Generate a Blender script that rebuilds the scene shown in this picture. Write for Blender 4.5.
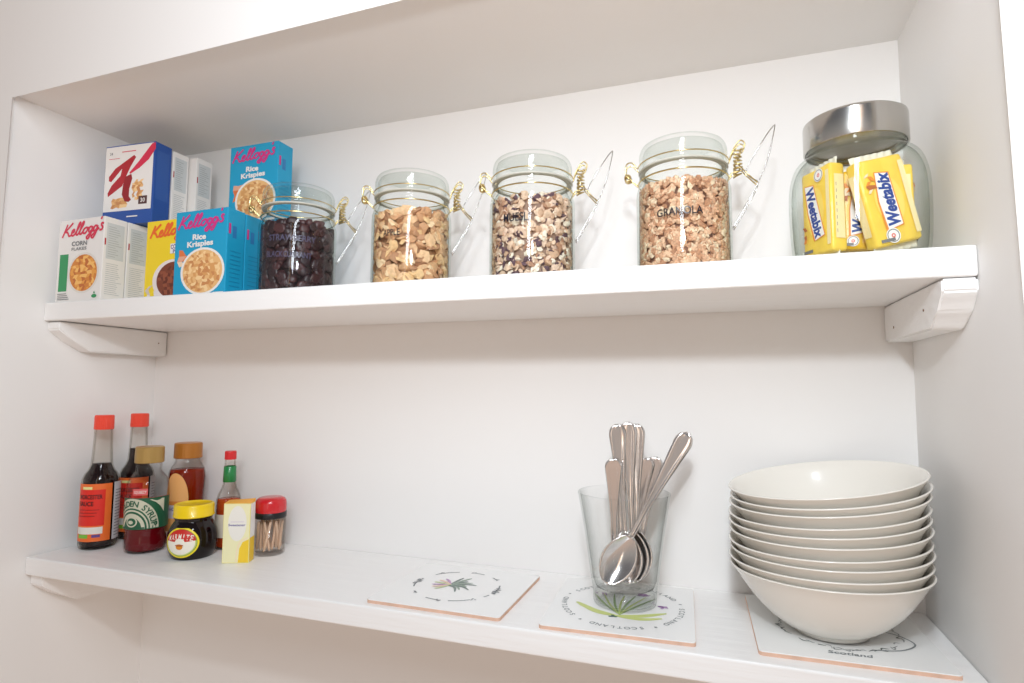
import bpy, bmesh, math, random
from mathutils import Vector, Matrix, Euler
R = random.Random(7)
PI = math.pi
sc = bpy.context.scene
COL = sc.collection
for o in list(bpy.data.objects):
    bpy.data.objects.remove(o)

# ---------------------------------------------------------------- camera, world, lights, exposure
CAM = Vector((0.93931, -0.59095, -0.12419))
YAW, PITCH, ROLL, FPX = 0.33407, 0.08041, 0.00498, 590.87
def cam_axes():
    cy, sy, cp, sp = math.cos(YAW), math.sin(YAW), math.cos(PITCH), math.sin(PITCH)
    f = Vector((-sy*cp, cy*cp, sp)); r = Vector((cy, sy, 0)); u = r.cross(f)
    c, s = math.cos(ROLL), math.sin(ROLL)
    return c*r + s*u, -s*r + c*u, f
_r, _u, _f = cam_axes()
cd = bpy.data.cameras.new('camera'); cam = bpy.data.objects.new('camera', cd); COL.objects.link(cam)
cam.matrix_world = Matrix(((_r.x, _u.x, -_f.x, CAM.x), (_r.y, _u.y, -_f.y, CAM.y), (_r.z, _u.z, -_f.z, CAM.z), (0, 0, 0, 1)))
cd.sensor_width = 36; cd.lens = FPX/1024*36; cd.clip_start = 0.01
sc.camera = cam

w = bpy.data.worlds.new('room_light'); sc.world = w; w.use_nodes = True
nt = w.node_tree; nt.nodes.clear()
wo = nt.nodes.new('ShaderNodeOutputWorld'); bg = nt.nodes.new('ShaderNodeBackground')
tc = nt.nodes.new('ShaderNodeTexCoord'); sx = nt.nodes.new('ShaderNodeSeparateXYZ')
mr = nt.nodes.new('ShaderNodeMapRange'); cr = nt.nodes.new('ShaderNodeValToRGB')
nt.links.new(tc.outputs['Generated'], sx.inputs[0]); nt.links.new(sx.outputs['Z'], mr.inputs[0])
mr.inputs[1].default_value = -1; mr.inputs[2].default_value = 1
nt.links.new(mr.outputs[0], cr.inputs[0])
e = cr.color_ramp.elements
e[0].position = 0.25; e[0].color = (0.66, 0.50, 0.41, 1)
e[1].position = 0.70; e[1].color = (0.15, 0.15, 0.16, 1)
m_ = e.new(0.5); m_.color = (0.38, 0.365, 0.35, 1)
nt.links.new(cr.outputs[0], bg.inputs[0]); bg.inputs[1].default_value = 1.0
nt.links.new(bg.outputs[0], wo.inputs[0])

def area(name, loc, target, sx_, sy_, power, color=(1, 1, 1)):
    l = bpy.data.lights.new(name, 'AREA'); l.shape = 'RECTANGLE'; l.size = sx_; l.size_y = sy_
    l.energy = power; l.color = color
    o = bpy.data.objects.new(name, l); COL.objects.link(o); o.location = loc
    o.rotation_euler = (Vector(target)-Vector(loc)).to_track_quat('-Z', 'Z').to_euler()
    return o
area('camera_flash', (0.945, -0.60, 0.165), (0.62, 0.15, 0.0), 0.045, 0.045, 2.4, (0.84, 0.91, 0.98))
area('added_soft_fill', (0.92, -0.78, 0.44), (0.6, 0.1, 0.0), 0.13, 0.62, 6.3, (0.84, 0.90, 0.97))  # fill light added to brighten the upper compartment, narrow for streaks on the jars
area('window_light', (1.0, -1.9, 0.35), (0.75, 0.1, 0.0), 0.13, 1.9, 1.75, (1, 0.99, 0.97))
area('hall_lamp', (1.13, -1.9, 0.35), (0.75, 0.1, 0.0), 0.10, 1.9, 1.3, (1, 0.50, 0.16))
sc.view_settings.view_transform = 'Standard'; sc.view_settings.look = 'None'
sc.view_settings.gamma = 1; sc.view_settings.use_curve_mapping = False
sc.view_settings.exposure = 0.06
sc.cycles.transparent_max_bounces = 40
sc.cycles.max_bounces = 12
sc.cycles.caustics_refractive = True

# ---------------------------------------------------------------- materials
def newmat(name):
    m = bpy.data.materials.new(name); m.use_nodes = True
    n = m.node_tree; b = n.nodes['Principled BSDF']; return m, n, b
def pmat(name, col, rough=0.5, metal=0.0, coat=0.0, spec=0.5, bump=0, bscale=40, stretch=(1, 1, 1), trans=0, vary=0, sss=0):
    m, n, b = newmat(name)
    b.inputs['Base Color'].default_value = (*col, 1); b.inputs['Roughness'].default_value = rough
    b.inputs['Metallic'].default_value = metal; b.inputs['Coat Weight'].default_value = coat
    b.inputs['Specular IOR Level'].default_value = spec
    b.inputs['Transmission Weight'].default_value = trans
    b.inputs['Subsurface Weight'].default_value = sss
    if bump or vary:
        t = n.nodes.new('ShaderNodeTexCoord'); mp = n.nodes.new('ShaderNodeMapping'); mp.inputs['Scale'].default_value = stretch
        no = n.nodes.new('ShaderNodeTexNoise'); no.inputs['Scale'].default_value = bscale; no.inputs['Detail'].default_value = 5
        n.links.new(t.outputs['Object'], mp.inputs[0]); n.links.new(mp.outputs[0], no.inputs[0])
        if bump:
            bu = n.nodes.new('ShaderNodeBump'); bu.inputs['Strength'].default_value = bump; bu.inputs['Distance'].default_value = 0.002
            n.links.new(no.outputs[0], bu.inputs['Height']); n.links.new(bu.outputs[0], b.inputs['Normal'])
        if vary:
            r2 = n.nodes.new('ShaderNodeValToRGB'); r2.color_ramp.elements[0].position = 0.3; r2.color_ramp.elements[1].position = 0.7
            r2.color_ramp.elements[0].color = (*[c*(1-vary) for c in col], 1); r2.color_ramp.elements[1].color = (*[min(1, c*(1+vary)) for c in col], 1)
            n.links.new(no.outputs[0], r2.inputs[0]); n.links.new(r2.outputs[0], b.inputs['Base Color'])
    return m
def glassmat(name, centre, edge, gloss=1.0, rough=0.015):
    m = bpy.data.materials.new(name); m.use_nodes = True; n = m.node_tree; n.nodes.clear()
    out = n.nodes.new('ShaderNodeOutputMaterial'); mix = n.nodes.new('ShaderNodeMixShader')
    tr = n.nodes.new('ShaderNodeBsdfTransparent'); gl = n.nodes.new('ShaderNodeBsdfGlossy'); gl.inputs['Roughness'].default_value = rough
    lw = n.nodes.new('ShaderNodeLayerWeight'); lw.inputs['Blend'].default_value = 0.5
    cr = n.nodes.new('ShaderNodeValToRGB'); cr.color_ramp.elements[0].position = 0.35; cr.color_ramp.elements[0].color = (*centre, 1)
    cr.color_ramp.elements[1].position = 0.98; cr.color_ramp.elements[1].color = (*edge, 1)
    n.links.new(lw.outputs['Facing'], cr.inputs[0]); n.links.new(cr.outputs[0], tr.inputs[0])
    fr = n.nodes.new('ShaderNodeFresnel'); fr.inputs[0].default_value = 1.45
    mu = n.nodes.new('ShaderNodeMath'); mu.operation = 'MULTIPLY'; mu.inputs[1].default_value = gloss
    geo = n.nodes.new('ShaderNodeNewGeometry'); iv = n.nodes.new('ShaderNodeMath'); iv.operation = 'SUBTRACT'; iv.inputs[0].default_value = 1.0
    n.links.new(geo.outputs['Backfacing'], iv.inputs[1])
    mu2 = n.nodes.new('ShaderNodeMath'); mu2.operation = 'MULTIPLY'
    n.links.new(fr.outputs[0], mu.inputs[0]); n.links.new(mu.outputs[0], mu2.inputs[0]); n.links.new(iv.outputs[0], mu2.inputs[1])
    n.links.new(mu2.outputs[0], mix.inputs[0]); n.links.new(tr.outputs[0], mix.inputs[1]); n.links.new(gl.outputs[0], mix.inputs[2])
    n.links.new(mix.outputs[0], out.inputs[0]); return m
_flat = {}
def flat(col, rough=0.45):
    k = (tuple(round(c, 3) for c in col), rough)
    if k not in _flat: _flat[k] = pmat('ink', col, rough)
    return _flat[k]
def s(r, g, b):                                  # 8-bit colour of the thing itself to linear
    f = lambda c: (c/255/12.92 if c/255 <= 0.04045 else ((c/255+0.055)/1.055)**2.4)
    return (f(r), f(g), f(b))

WALL = pmat('wall_paint', s(240, 238, 235), 0.75, bump=0.12, bscale=22, spec=0.3)
SHELF = pmat('shelf_gloss_paint', s(244, 243, 241), 0.38, bump=0.6, bscale=70, stretch=(0.12, 1, 1.6), spec=0.4)
RAW = pmat('bare_edge', s(120, 84, 60), 0.8)
GLASS = glassmat('jar_glass', (0.985, 0.99, 0.985), (0.82, 0.86, 0.83))
GLASS2 = glassmat('tumbler_glass', (0.985, 0.987, 0.985), (0.78, 0.80, 0.79), 1.0)
CLEARPL = glassmat('clear_plastic', (0.975, 0.97, 0.965), (0.86, 0.85, 0.84), 0.6, 0.06)
RUBBER = pmat('gasket', s(225, 224, 212), 0.5, trans=0.3)
GOLD = pmat('wire', s(225, 206, 150), 0.22, metal=1.0)
SILVER = pmat('wire_steel', s(205, 203, 200), 0.2, metal=1.0)
STEEL = pmat('polished_steel', s(226, 222, 220), 0.16, metal=1.0)
BRUSHED = pmat('brushed_steel', s(196, 194, 190), 0.2, metal=1.0)
CERAMIC = pmat('white_ceramic', s(233, 229, 220), 0.22, coat=0.3)
MDF = pmat('hardboard', s(222, 182, 158), 0.8, vary=0.12, bscale=60)
LAMIN = pmat('white_laminate', s(243, 243, 241), 0.22)
INK = flat(s(38, 36, 44)); GREY = flat(s(120, 122, 124))

# ---------------------------------------------------------------- object helpers
def link(name, me, parent=None, mats=(), smooth=False):
    o = bpy.data.objects.new(name, me); COL.objects.link(o)
    for m in mats: me.materials.append(m)
    if parent: o.parent = parent
    if smooth:
        for p in me.polygons: p.use_smooth = True
    return o
def empty(name, loc, rz=0.0, label=None, cat=None, group=None):
    o = bpy.data.objects.new(name, None); COL.objects.link(o); o.location = loc; o.rotation_euler = (0, 0, rz); o.empty_display_size = 0.02
    tag(o, label, cat, group); return o
def tag(o, label=None, cat=None, group=None, kind=None):
    if label: o['label'] = label
    if cat: o['category'] = cat
    if group: o['group'] = group
    if kind: o['kind'] = kind
    return o
def from_bm(name, bm, mats, parent=None, smooth=False):
    bmesh.ops.recalc_face_normals(bm, faces=bm.faces)
    me = bpy.data.meshes.new(name); bm.to_mesh(me); bm.free()
    return link(name, me, parent, mats if isinstance(mats, (list, tuple)) else [mats], smooth)
def box_bm(x0, x1, y0, y1, z0, z1, bev=0.0, seg=2, bm=None):
    bm2 = bmesh.new(); bmesh.ops.create_cube(bm2, size=1)
    for v in bm2.verts: v.co = Vector(((x0+x1)/2+v.co.x*(x1-x0), (y0+y1)/2+v.co.y*(y1-y0), (z0+z1)/2+v.co.z*(z1-z0)))
    if bev: bmesh.ops.bevel(bm2, geom=bm2.edges[:]+bm2.verts[:], offset=bev, segments=seg, affect='EDGES', profile=0.5)
    if bm is None: return bm2
    me = bpy.data.meshes.new('t'); bm2.to_mesh(me); bm2.free(); bm.from_mesh(me); bpy.data.meshes.remove(me); return bm
def lathe_bm(prof, seg=64, bm=None, sx=1.0, sy=1.0):
    bm = bm or bmesh.new(); rings = []
    for r, z in prof:
        if r < 1e-6: rings.append([bm.verts.new((0, 0, z))])
        else: rings.append([bm.verts.new((r*sx*math.cos(2*PI*k/seg), r*sy*math.sin(2*PI*k/seg), z)) for k in range(seg)])
    for a, b in zip(rings, rings[1:]):
        for k in range(seg):
            k2 = (k+1) % seg
            if len(a) == 1 and len(b) == 1: continue
            if len(a) == 1: bm.faces.new((a[0], b[k2], b[k]))
            elif len(b) == 1: bm.faces.new((a[k], a[k2], b[0]))
            else: bm.faces.new((a[k], a[k2], b[k2], b[k]))
    return bm
def lathe(name, prof, mats, parent=None, seg=64, smooth=True, sx=1.0, sy=1.0):
    return from_bm(name, lathe_bm(prof, seg, None, sx, sy), mats, parent, smooth)
def smooth_line(pts, n=6, closed=False):
    P = [Vector(p) for p in pts]; out = []; N = len(P)
    rng = range(N if closed else N-1)
    for i in rng:
        if closed: a, b, c, d = P[(i-1) % N], P[i], P[(i+1) % N], P[(i+2) % N]
        else: a, b, c, d = P[max(i-1, 0)], P[i], P[i+1], P[min(i+2, N-1)]
        for k in range(n):
            t = k/n
            out.append(0.5*((2*b)+(c-a)*t+(2*a-5*b+4*c-d)*t*t+(3*b-a-3*c+d)*t*t*t))
    if not closed: out.append(P[-1])
    return out
def round_prof(prof, n=4): return [(max(v.x, 0), v.y) for v in smooth_line([(a, b, 0) for a, b in prof], n)]
def tube_bm(pts, r, seg=8, closed=False, bm=None):
    bm = bm or bmesh.new(); N = len(pts); rings = []; up = Vector((0.13, 0.21, 0.97)).normalized()
    for i, p in enumerate(pts):
        a = pts[(i-1) % N] if closed or i > 0 else p; b = pts[(i+1) % N] if closed or i < N-1 else p
        t = (Vector(b)-Vector(a)).normalized(); s1 = t.cross(up)
        if s1.length < 1e-4: s1 = t.cross(Vector((1, 0, 0)))
        s1.normalize(); s2 = t.cross(s1)
        rings.append([bm.verts.new(Vector(p)+r*(math.cos(2*PI*k/seg)*s1+math.sin(2*PI*k/seg)*s2)) for k in range(seg)])
    for i in range(N if closed else N-1):
        a, b = rings[i], rings[(i+1) % N]
        for k in range(seg): bm.faces.new((a[k], a[(k+1) % seg], b[(k+1) % seg], b[k]))
    if not closed: bm.faces.new(rings[0]); bm.faces.new(rings[-1][::-1])
    return bm
def face_rot(x, y):                              # turn so that local -y looks towards the viewer's side of the room
    dx, dy = CAM.x-x, CAM.y-y
    return math.atan2(dx, -dy)

# ---------------------------------------------------------------- flat artwork (printing) laid on a surface
_txt = {}
def text_tris(body, bold=0.0):
    k = (body, bold)
    if k in _txt: return _txt[k]
    cu = bpy.data.curves.new('t', 'FONT'); cu.body = body; cu.size = 1; cu.align_x = 'CENTER'; cu.resolution_u = 3; cu.offset = bold
    o = bpy.data.objects.new('t', cu); COL.objects.link(o)
    dg = bpy.context.evaluated_depsgraph_get(); me = bpy.data.meshes.new_from_object(o.evaluated_get(dg))
    bm = bmesh.new(); bm.from_mesh(me); bmesh.ops.triangulate(bm, faces=bm.faces)
    V = [(v.co.x, v.co.y) for v in bm.verts]; F = [tuple(v.index for v in f.verts) for f in bm.faces]
    bm.free(); bpy.data.objects.remove(o); bpy.data.curves.remove(cu); bpy.data.meshes.remove(me)
    if V:
        xs = [v[0] for v in V]; c = (min(xs)+max(xs))/2; V = [(x-c, y) for x, y in V]; wd = max(xs)-min(xs)
    else: wd = 0.3
    _txt[k] = (V, F, wd); return _txt[k]
class Art:
    def __init__(s_): s_.V = []; s_.F = []; s_.M = []; s_.mats = []; s_.lay = 0
    def add(s_, V, F, mat):
        if mat not in s_.mats: s_.mats.append(mat)
        mi = s_.mats.index(mat); b = len(s_.V); s_.lay += 1
        s_.V += [(q[0], q[1], s_.lay+(q[2] if len(q) > 2 else 0)) for q in V]; s_.F += [tuple(i+b for i in f) for f in F]; s_.M += [mi]*len(F)
    def same(s_): s_.lay -= 1
    def rect(s_, x0, x1, y0, y1, mat, nx=1, ny=1):
        V = [(x0+(x1-x0)*i/nx, y0+(y1-y0)*j/ny) for j in range(ny+1) for i in range(nx+1)]
        s_.add(V, [(j*(nx+1)+i, j*(nx+1)+i+1, (j+1)*(nx+1)+i+1, (j+1)*(nx+1)+i) for j in range(ny) for i in range(nx)], mat)
    def ell(s_, cx, cy, rx, ry, mat, inner=0.0, a0=0, a1=2*PI, n=32, rings=3):
        V = []; F = []
        for j in range(rings+1):
            q = inner+(1-inner)*j/rings
            for i in range(n+1):
                a = a0+(a1-a0)*i/n; V.append((cx+rx*q*math.cos(a), cy+ry*q*math.sin(a)))
        for j in range(rings):
            for i in range(n):
                a = j*(n+1)+i; F.append((a, a+n+1, a+n+2, a+1))
        s_.add(V, F, mat)
    def poly(s_, pts, mat):
        bm = bmesh.new(); vs = [bm.verts.new((x, y, 0)) for x, y in pts]; f = bm.faces.new(vs)
        bmesh.ops.triangulate(bm, faces=[f]); bm.verts.index_update()
        s_.add([(v.co.x, v.co.y) for v in bm.verts], [tuple(v.index for v in f.verts) for f in bm.faces], mat); bm.free()
    def text(s_, body, cx, cy, h, mat, width=None, rot=0, shear=0.0, bold=0.01):
        V, F, wd = text_tris(body, bold); k = h/0.7; kx = width/wd if width else k
        c, sn = math.cos(rot), math.sin(rot); out = []
        for x, y in V:
            x, y = x*kx+shear*y*k, (y-0.35)*k; out.append((cx+c*x-sn*y, cy+sn*x+c*y))
        s_.add(out, F, mat)
    def ring_text(s_, body, cx, cy, rx, ry, h, mat, start=PI/2, span=2*PI, bold=0.01, outward=True):
        n = len(body)
        for i, ch in enumerate(body):
            if ch == ' ': continue
            a = start-span*(i+0.5)/n if outward else start+span*(i+0.5)/n
            s_.text(ch, cx+rx*math.cos(a), cy+ry*math.sin(a), h, mat, rot=(a-PI/2 if outward else a+PI/2), bold=bold); s_.same()
        s_.lay += 1
    def stroke(s_, pts, wd, mat, n=5, taper=False):
        L = smooth_line([(x, y, 0) for x, y in pts], n); V = []; F = []; N = len(L)
        for i, q in enumerate(L):
            t = (L[min(i+1, N-1)]-L[max(i-1, 0)]).normalized(); nn = Vector((-t.y, t.x, 0)); ww = wd/2*(math.sin(PI*(0.1+0.8*i/(N-1))) if taper else 1)
            V += [(q.x+nn.x*ww, q.y+nn.y*ww, 0.9*i/(N-1)), (q.x-nn.x*ww, q.y-nn.y*ww, 0.9*i/(N-1))]
        F = [(2*i, 2*i+1, 2*i+3, 2*i+2) for i in range(N-1)]
        s_.add(V, F, mat)
    def blobs(s_, n, fn, size, mats, rnd):
        # irregular patches that tile without overlapping, kept where the picture's outline allows
        cx, cy, rx, ry = fn; nx = max(2, int(2*rx/size)); ny = max(2, int(2*ry/size)); V = []; base = s_.lay
        for j in range(ny+1):
            for i in range(nx+1):
                V.append((cx-rx+2*rx*(i+(0.5 if j % 2 else 0)+rnd.uniform(-0.28, 0.28))/nx, cy-ry+2*ry*(j+rnd.uniform(-0.28, 0.28))/ny))
        Fs = {}
        for j in range(ny):
            for i in range(nx):
                a = j*(nx+1)+i; q = (a, a+1, a+nx+2, a+nx+1)
                mx = sum(V[k][0] for k in q)/4; my_ = sum(V[k][1] for k in q)/4
                if ((mx-cx)/rx)**2+((my_-cy)/ry)**2 < 1.0-0.1*rnd.random() and rnd.random() < n: Fs.setdefault(rnd.randrange(len(mats)), []).append(q)
        for k, F in Fs.items(): s_.lay = base; s_.add(V, F, mats[k])
        s_.lay = base+1
    def build(s_, name, fn, parent, eps=0.00003, base=0.00015):
        me = bpy.data.meshes.new(name); me.from_pydata([fn(x, y, base+eps*l) for x, y, l in s_.V], [], s_.F)
        me.polygons.foreach_set('material_index', s_.M); me.update()
        return link(name, me, parent, s_.mats)
def in_ell(rnd, cx, cy, rx, ry): return (cx, cy, rx, ry)
def cyl(r, phi=0.0): return lambda u, v, h: ((r+h)*math.sin(u/r+phi), -(r+h)*math.cos(u/r+phi), v)
def front(d): return lambda u, v, h: (u, -d/2-h, v)
def rside(w_): return lambda u, v, h: (w_/2+h, u, v)

KEL = [[(0.55, 2.15), (0.35, 1.1), (0.12, 0.0)], [(1.55, 2.25), (0.8, 1.35), (0.3, 1.0), (0.9, 0.75), (1.35, 0.1), (1.7, 0.15)],
       [(1.72, 0.5), (2.15, 0.7), (2.1, 1.05), (1.8, 0.9), (1.75, 0.3), (2.1, 0.02), (2.55, 0.35)],
       [(2.5, 0.4), (3.0, 1.6), (2.95, 2.1), (2.72, 1.7), (2.65, 0.3), (2.95, 0.03), (3.2, 0.4)],
       [(3.15, 0.4), (3.65, 1.6), (3.6, 2.1), (3.37, 1.7), (3.3, 0.3), (3.6, 0.03), (3.9, 0.4)],
       [(4.3, 1.0), (3.95, 0.7), (3.98, 0.2), (4.35, 0.03), (4.65, 0.4), (4.6, 0.85), (4.3, 1.0), (4.9, 0.8)],
       [(5.5, 0.9), (5.1, 0.95), (4.95, 0.5), (5.15, 0.08), (5.5, 0.35), (5.6, 0.95), (5.5, -0.3), (5.2, -1.0), (4.85, -0.7), (5.4, -0.1), (5.9, 0.3)],
       [(6.4, 0.9), (6.0, 0.95), (5.85, 0.5), (6.05, 0.08), (6.4, 0.35), (6.5, 0.95), (6.4, -0.3), (6.1, -1.0), (5.75, -0.7), (6.3, -0.1), (6.85, 0.5)],
       [(6.95, 2.3), (6.85, 1.85)], [(7.55, 1.05), (7.2, 1.2), (7.15, 0.85), (7.5, 0.5), (7.4, 0.1), (7.0, 0.1)]]
def script_logo(a, cx, cy, width, mat, th=0.28):
    k = width/7.6
    for st in KEL:
        a.stroke([(cx+k*(x-3.8+0.22*y), cy+k*(y*0.80-0.5+0.07*x)) for x, y in st], th*k, mat)

# ---------------------------------------------------------------- the setting
W, D, YF, ZS = 1.15, 0.1908, -0.064, 0.2907
TU, ZL, TL = 0.0269, -0.3668, 0.0247
def struct(name, bm, mats=WALL, smooth=False):
    o = from_bm(name, bm, mats, None, smooth); o['kind'] = 'structure'; return o
struct('wall_back', box_bm(-0.3, W+0.3, D, D+0.1, -1.1, ZS+0.3))
struct('wall_left', box_bm(-0.3, 0, YF+0.02, D, -1.1, ZS))
struct('wall_right', box_bm(W, W+0.3, YF+0.02, D, -1.1, ZS))
struct('ceiling', box_bm(-0.3, W+0.3, YF+0.02, D, ZS, ZS+0.3))
bm = bmesh.new()
outer = [(-1.2, -1.1), (-1.2, 1.1), (W+1.2, 1.1), (W+1.2, -1.1), (W, -1.1), (W, ZS), (0, ZS), (0, -1.1)]
fv = [bm.verts.new((x, YF, z)) for x, z in outer]; bv = [bm.verts.new((x, YF+0.02, z)) for x, z in outer]
n = len(outer)
bm.faces.new(fv); bm.faces.new(bv[::-1])
for i in range(n): bm.faces.new((fv[i], bv[i], bv[(i+1) % n], fv[(i+1) % n]))
bm.edges.ensure_lookup_table()
ed = [e_ for e_ in bm.edges if all(v.co.y < YF+0.001 for v in e_.verts) and all(v.co.z <= ZS+1e-5 and -1e-5 <= v.co.x <= W+1e-5 for v in e_.verts) and not all(v.co.z < -1.05 for v in e_.verts)]
bmesh.ops.bevel(bm, geom=ed, offset=0.009, segments=5, affect='EDGES', profile=0.5)
for v in bm.verts:
    if v.co.y < YF+0.019: v.co.y -= 0.0165*min(max(v.co.x/W, 0), 1)
struct('wall_front', bm, WALL)

def shelf(name, x0, x1, y0, z1, t, label):
    root = empty(name, ((x0+x1)/2, D, z1-t), 0, label, 'shelf')
    bm = box_bm(x0-(x0+x1)/2, x1-(x0+x1)/2, y0-D, -0.0005, 0, t, 0.0022, 3)
    from_bm('board', bm, SHELF, root)
    return root
up = shelf('wall_shelf', 0.0005, W-0.0004, 0.002, 0.0, TU, 'white painted wooden shelf board holding cereal boxes and glass jars')
lo = shelf('wall_shelf', 0.0005, W-0.0008, 0.0, ZL, TL, 'white painted wooden shelf board holding sauces, placemats and bowls')
def bracket(side, y0, ztop, h, t, ch, label, screws, lz=0.0):
    root = empty('shelf_bracket', (0 if side < 0 else W, D, ztop-h), 0, label, 'bracket')
    xs = (0.0003, t) if side < 0 else (-t, -0.0003)
    L = y0-D
    pr = [(L, h), (-0.001, h), (-0.001, 0), (L+ch, 0), (L+ch*0.45, h*0.35), (L, h*0.72)]
    bm = bmesh.new(); a = [bm.verts.new((xs[0], y, z)) for y, z in pr]; b = [bm.verts.new((xs[1], y, z)) for y, z in pr]
    bm.faces.new(a); bm.faces.new(b[::-1]); n = len(pr)
    for i in range(n): bm.faces.new((a[i], b[i], b[(i+1) % n], a[(i+1) % n]))
    bmesh.ops.bevel(bm, geom=bm.edges[:], offset=0.0018, segments=2, affect='EDGES')
    from_bm('batten', bm, SHELF, root)
    for yy, zz in screws:
        bm = bmesh.new(); bmesh.ops.create_cone(bm, segments=12, radius1=0.0013, radius2=0.0010, depth=0.0008, cap_ends=True)
        for v in bm.verts: v.co = Vector((0, 0, 0))+Vector((v.co.z, v.co.y, v.co.x))
        o = from_bm('screw_head', bm, RAW, root); o.location = (xs[1] if side < 0 else xs[0], L+yy, zz)
        o['label'] = 'dark screw head'
    return root
bracket(-1, 0.008, -TU-0.0012, 0.042, 0.026, 0.05, 'white painted timber bracket at left end of the upper shelf', [(0.165, 0.022)])
bracket(1, 0.003, -TU-0.0009, 0.041, 0.027, 0.035, 'white painted timber bracket at right end of the upper shelf', [(0.05, 0.020), (0.15, 0.014)])
bracket(-1, 0.008, ZL-TL-0.0008, 0.050, 0.026, 0.055, 'white painted timber bracket at left end of the lower shelf', [(0.035, 0.034)])
bracket(1, 0.008, ZL-TL-0.0008, 0.050, 0.026, 0.055, 'white painted timber bracket under right end of the lower shelf', [(0.035, 0.034)])

# ---------------------------------------------------------------- cereal boxes
WHITE = flat(s(236, 233, 229)); OFFW = flat(s(196, 197, 196)); KRED = flat(s(214, 44, 78)); DRED = flat(s(178, 26, 40)); DRED2 = flat(s(150, 18, 30))
CYAN = flat(s(26, 158, 200)); BLUE = flat(s(38, 82, 160)); YEL = flat(s(246, 214, 40)); PUR = flat(s(98, 70, 140)); BROWN = flat(s(126, 62, 34)); GREENM = flat(s(48, 150, 92))
ORF = [flat(s(*c)) for c in ((232, 160, 70), (214, 132, 52), (246, 190, 104), (196, 108, 44))]
TANF = [flat(s(*c)) for c in ((232, 184, 124), (216, 158, 96), (244, 206, 150), (202, 138, 84))]
BRF = [flat(s(*c)) for c in ((128, 62, 40), (104, 46, 30), (152, 80, 54))]
def side_text(a, d, h, mat, rnd, bar=None):
    a.rect(-d*0.38, d*0.38, h*0.50, h*0.93, bar or mat)
    base = a.lay
    for k in range(16):
        y = h*(0.08+0.024*k); x1 = rnd.uniform(0.1, 0.36)*d
        a.rect(-d*0.36, x1, y, y+h*0.007, mat); a.lay = base
    for k in range(14):
        y = h*(0.53+0.027*k); a.rect(-d*0.3, rnd.uniform(0.0, 0.3)*d, y, y+h*0.008, flat(s(176, 180, 180))); a.lay = base+1
    a.lay = base+3
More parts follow.
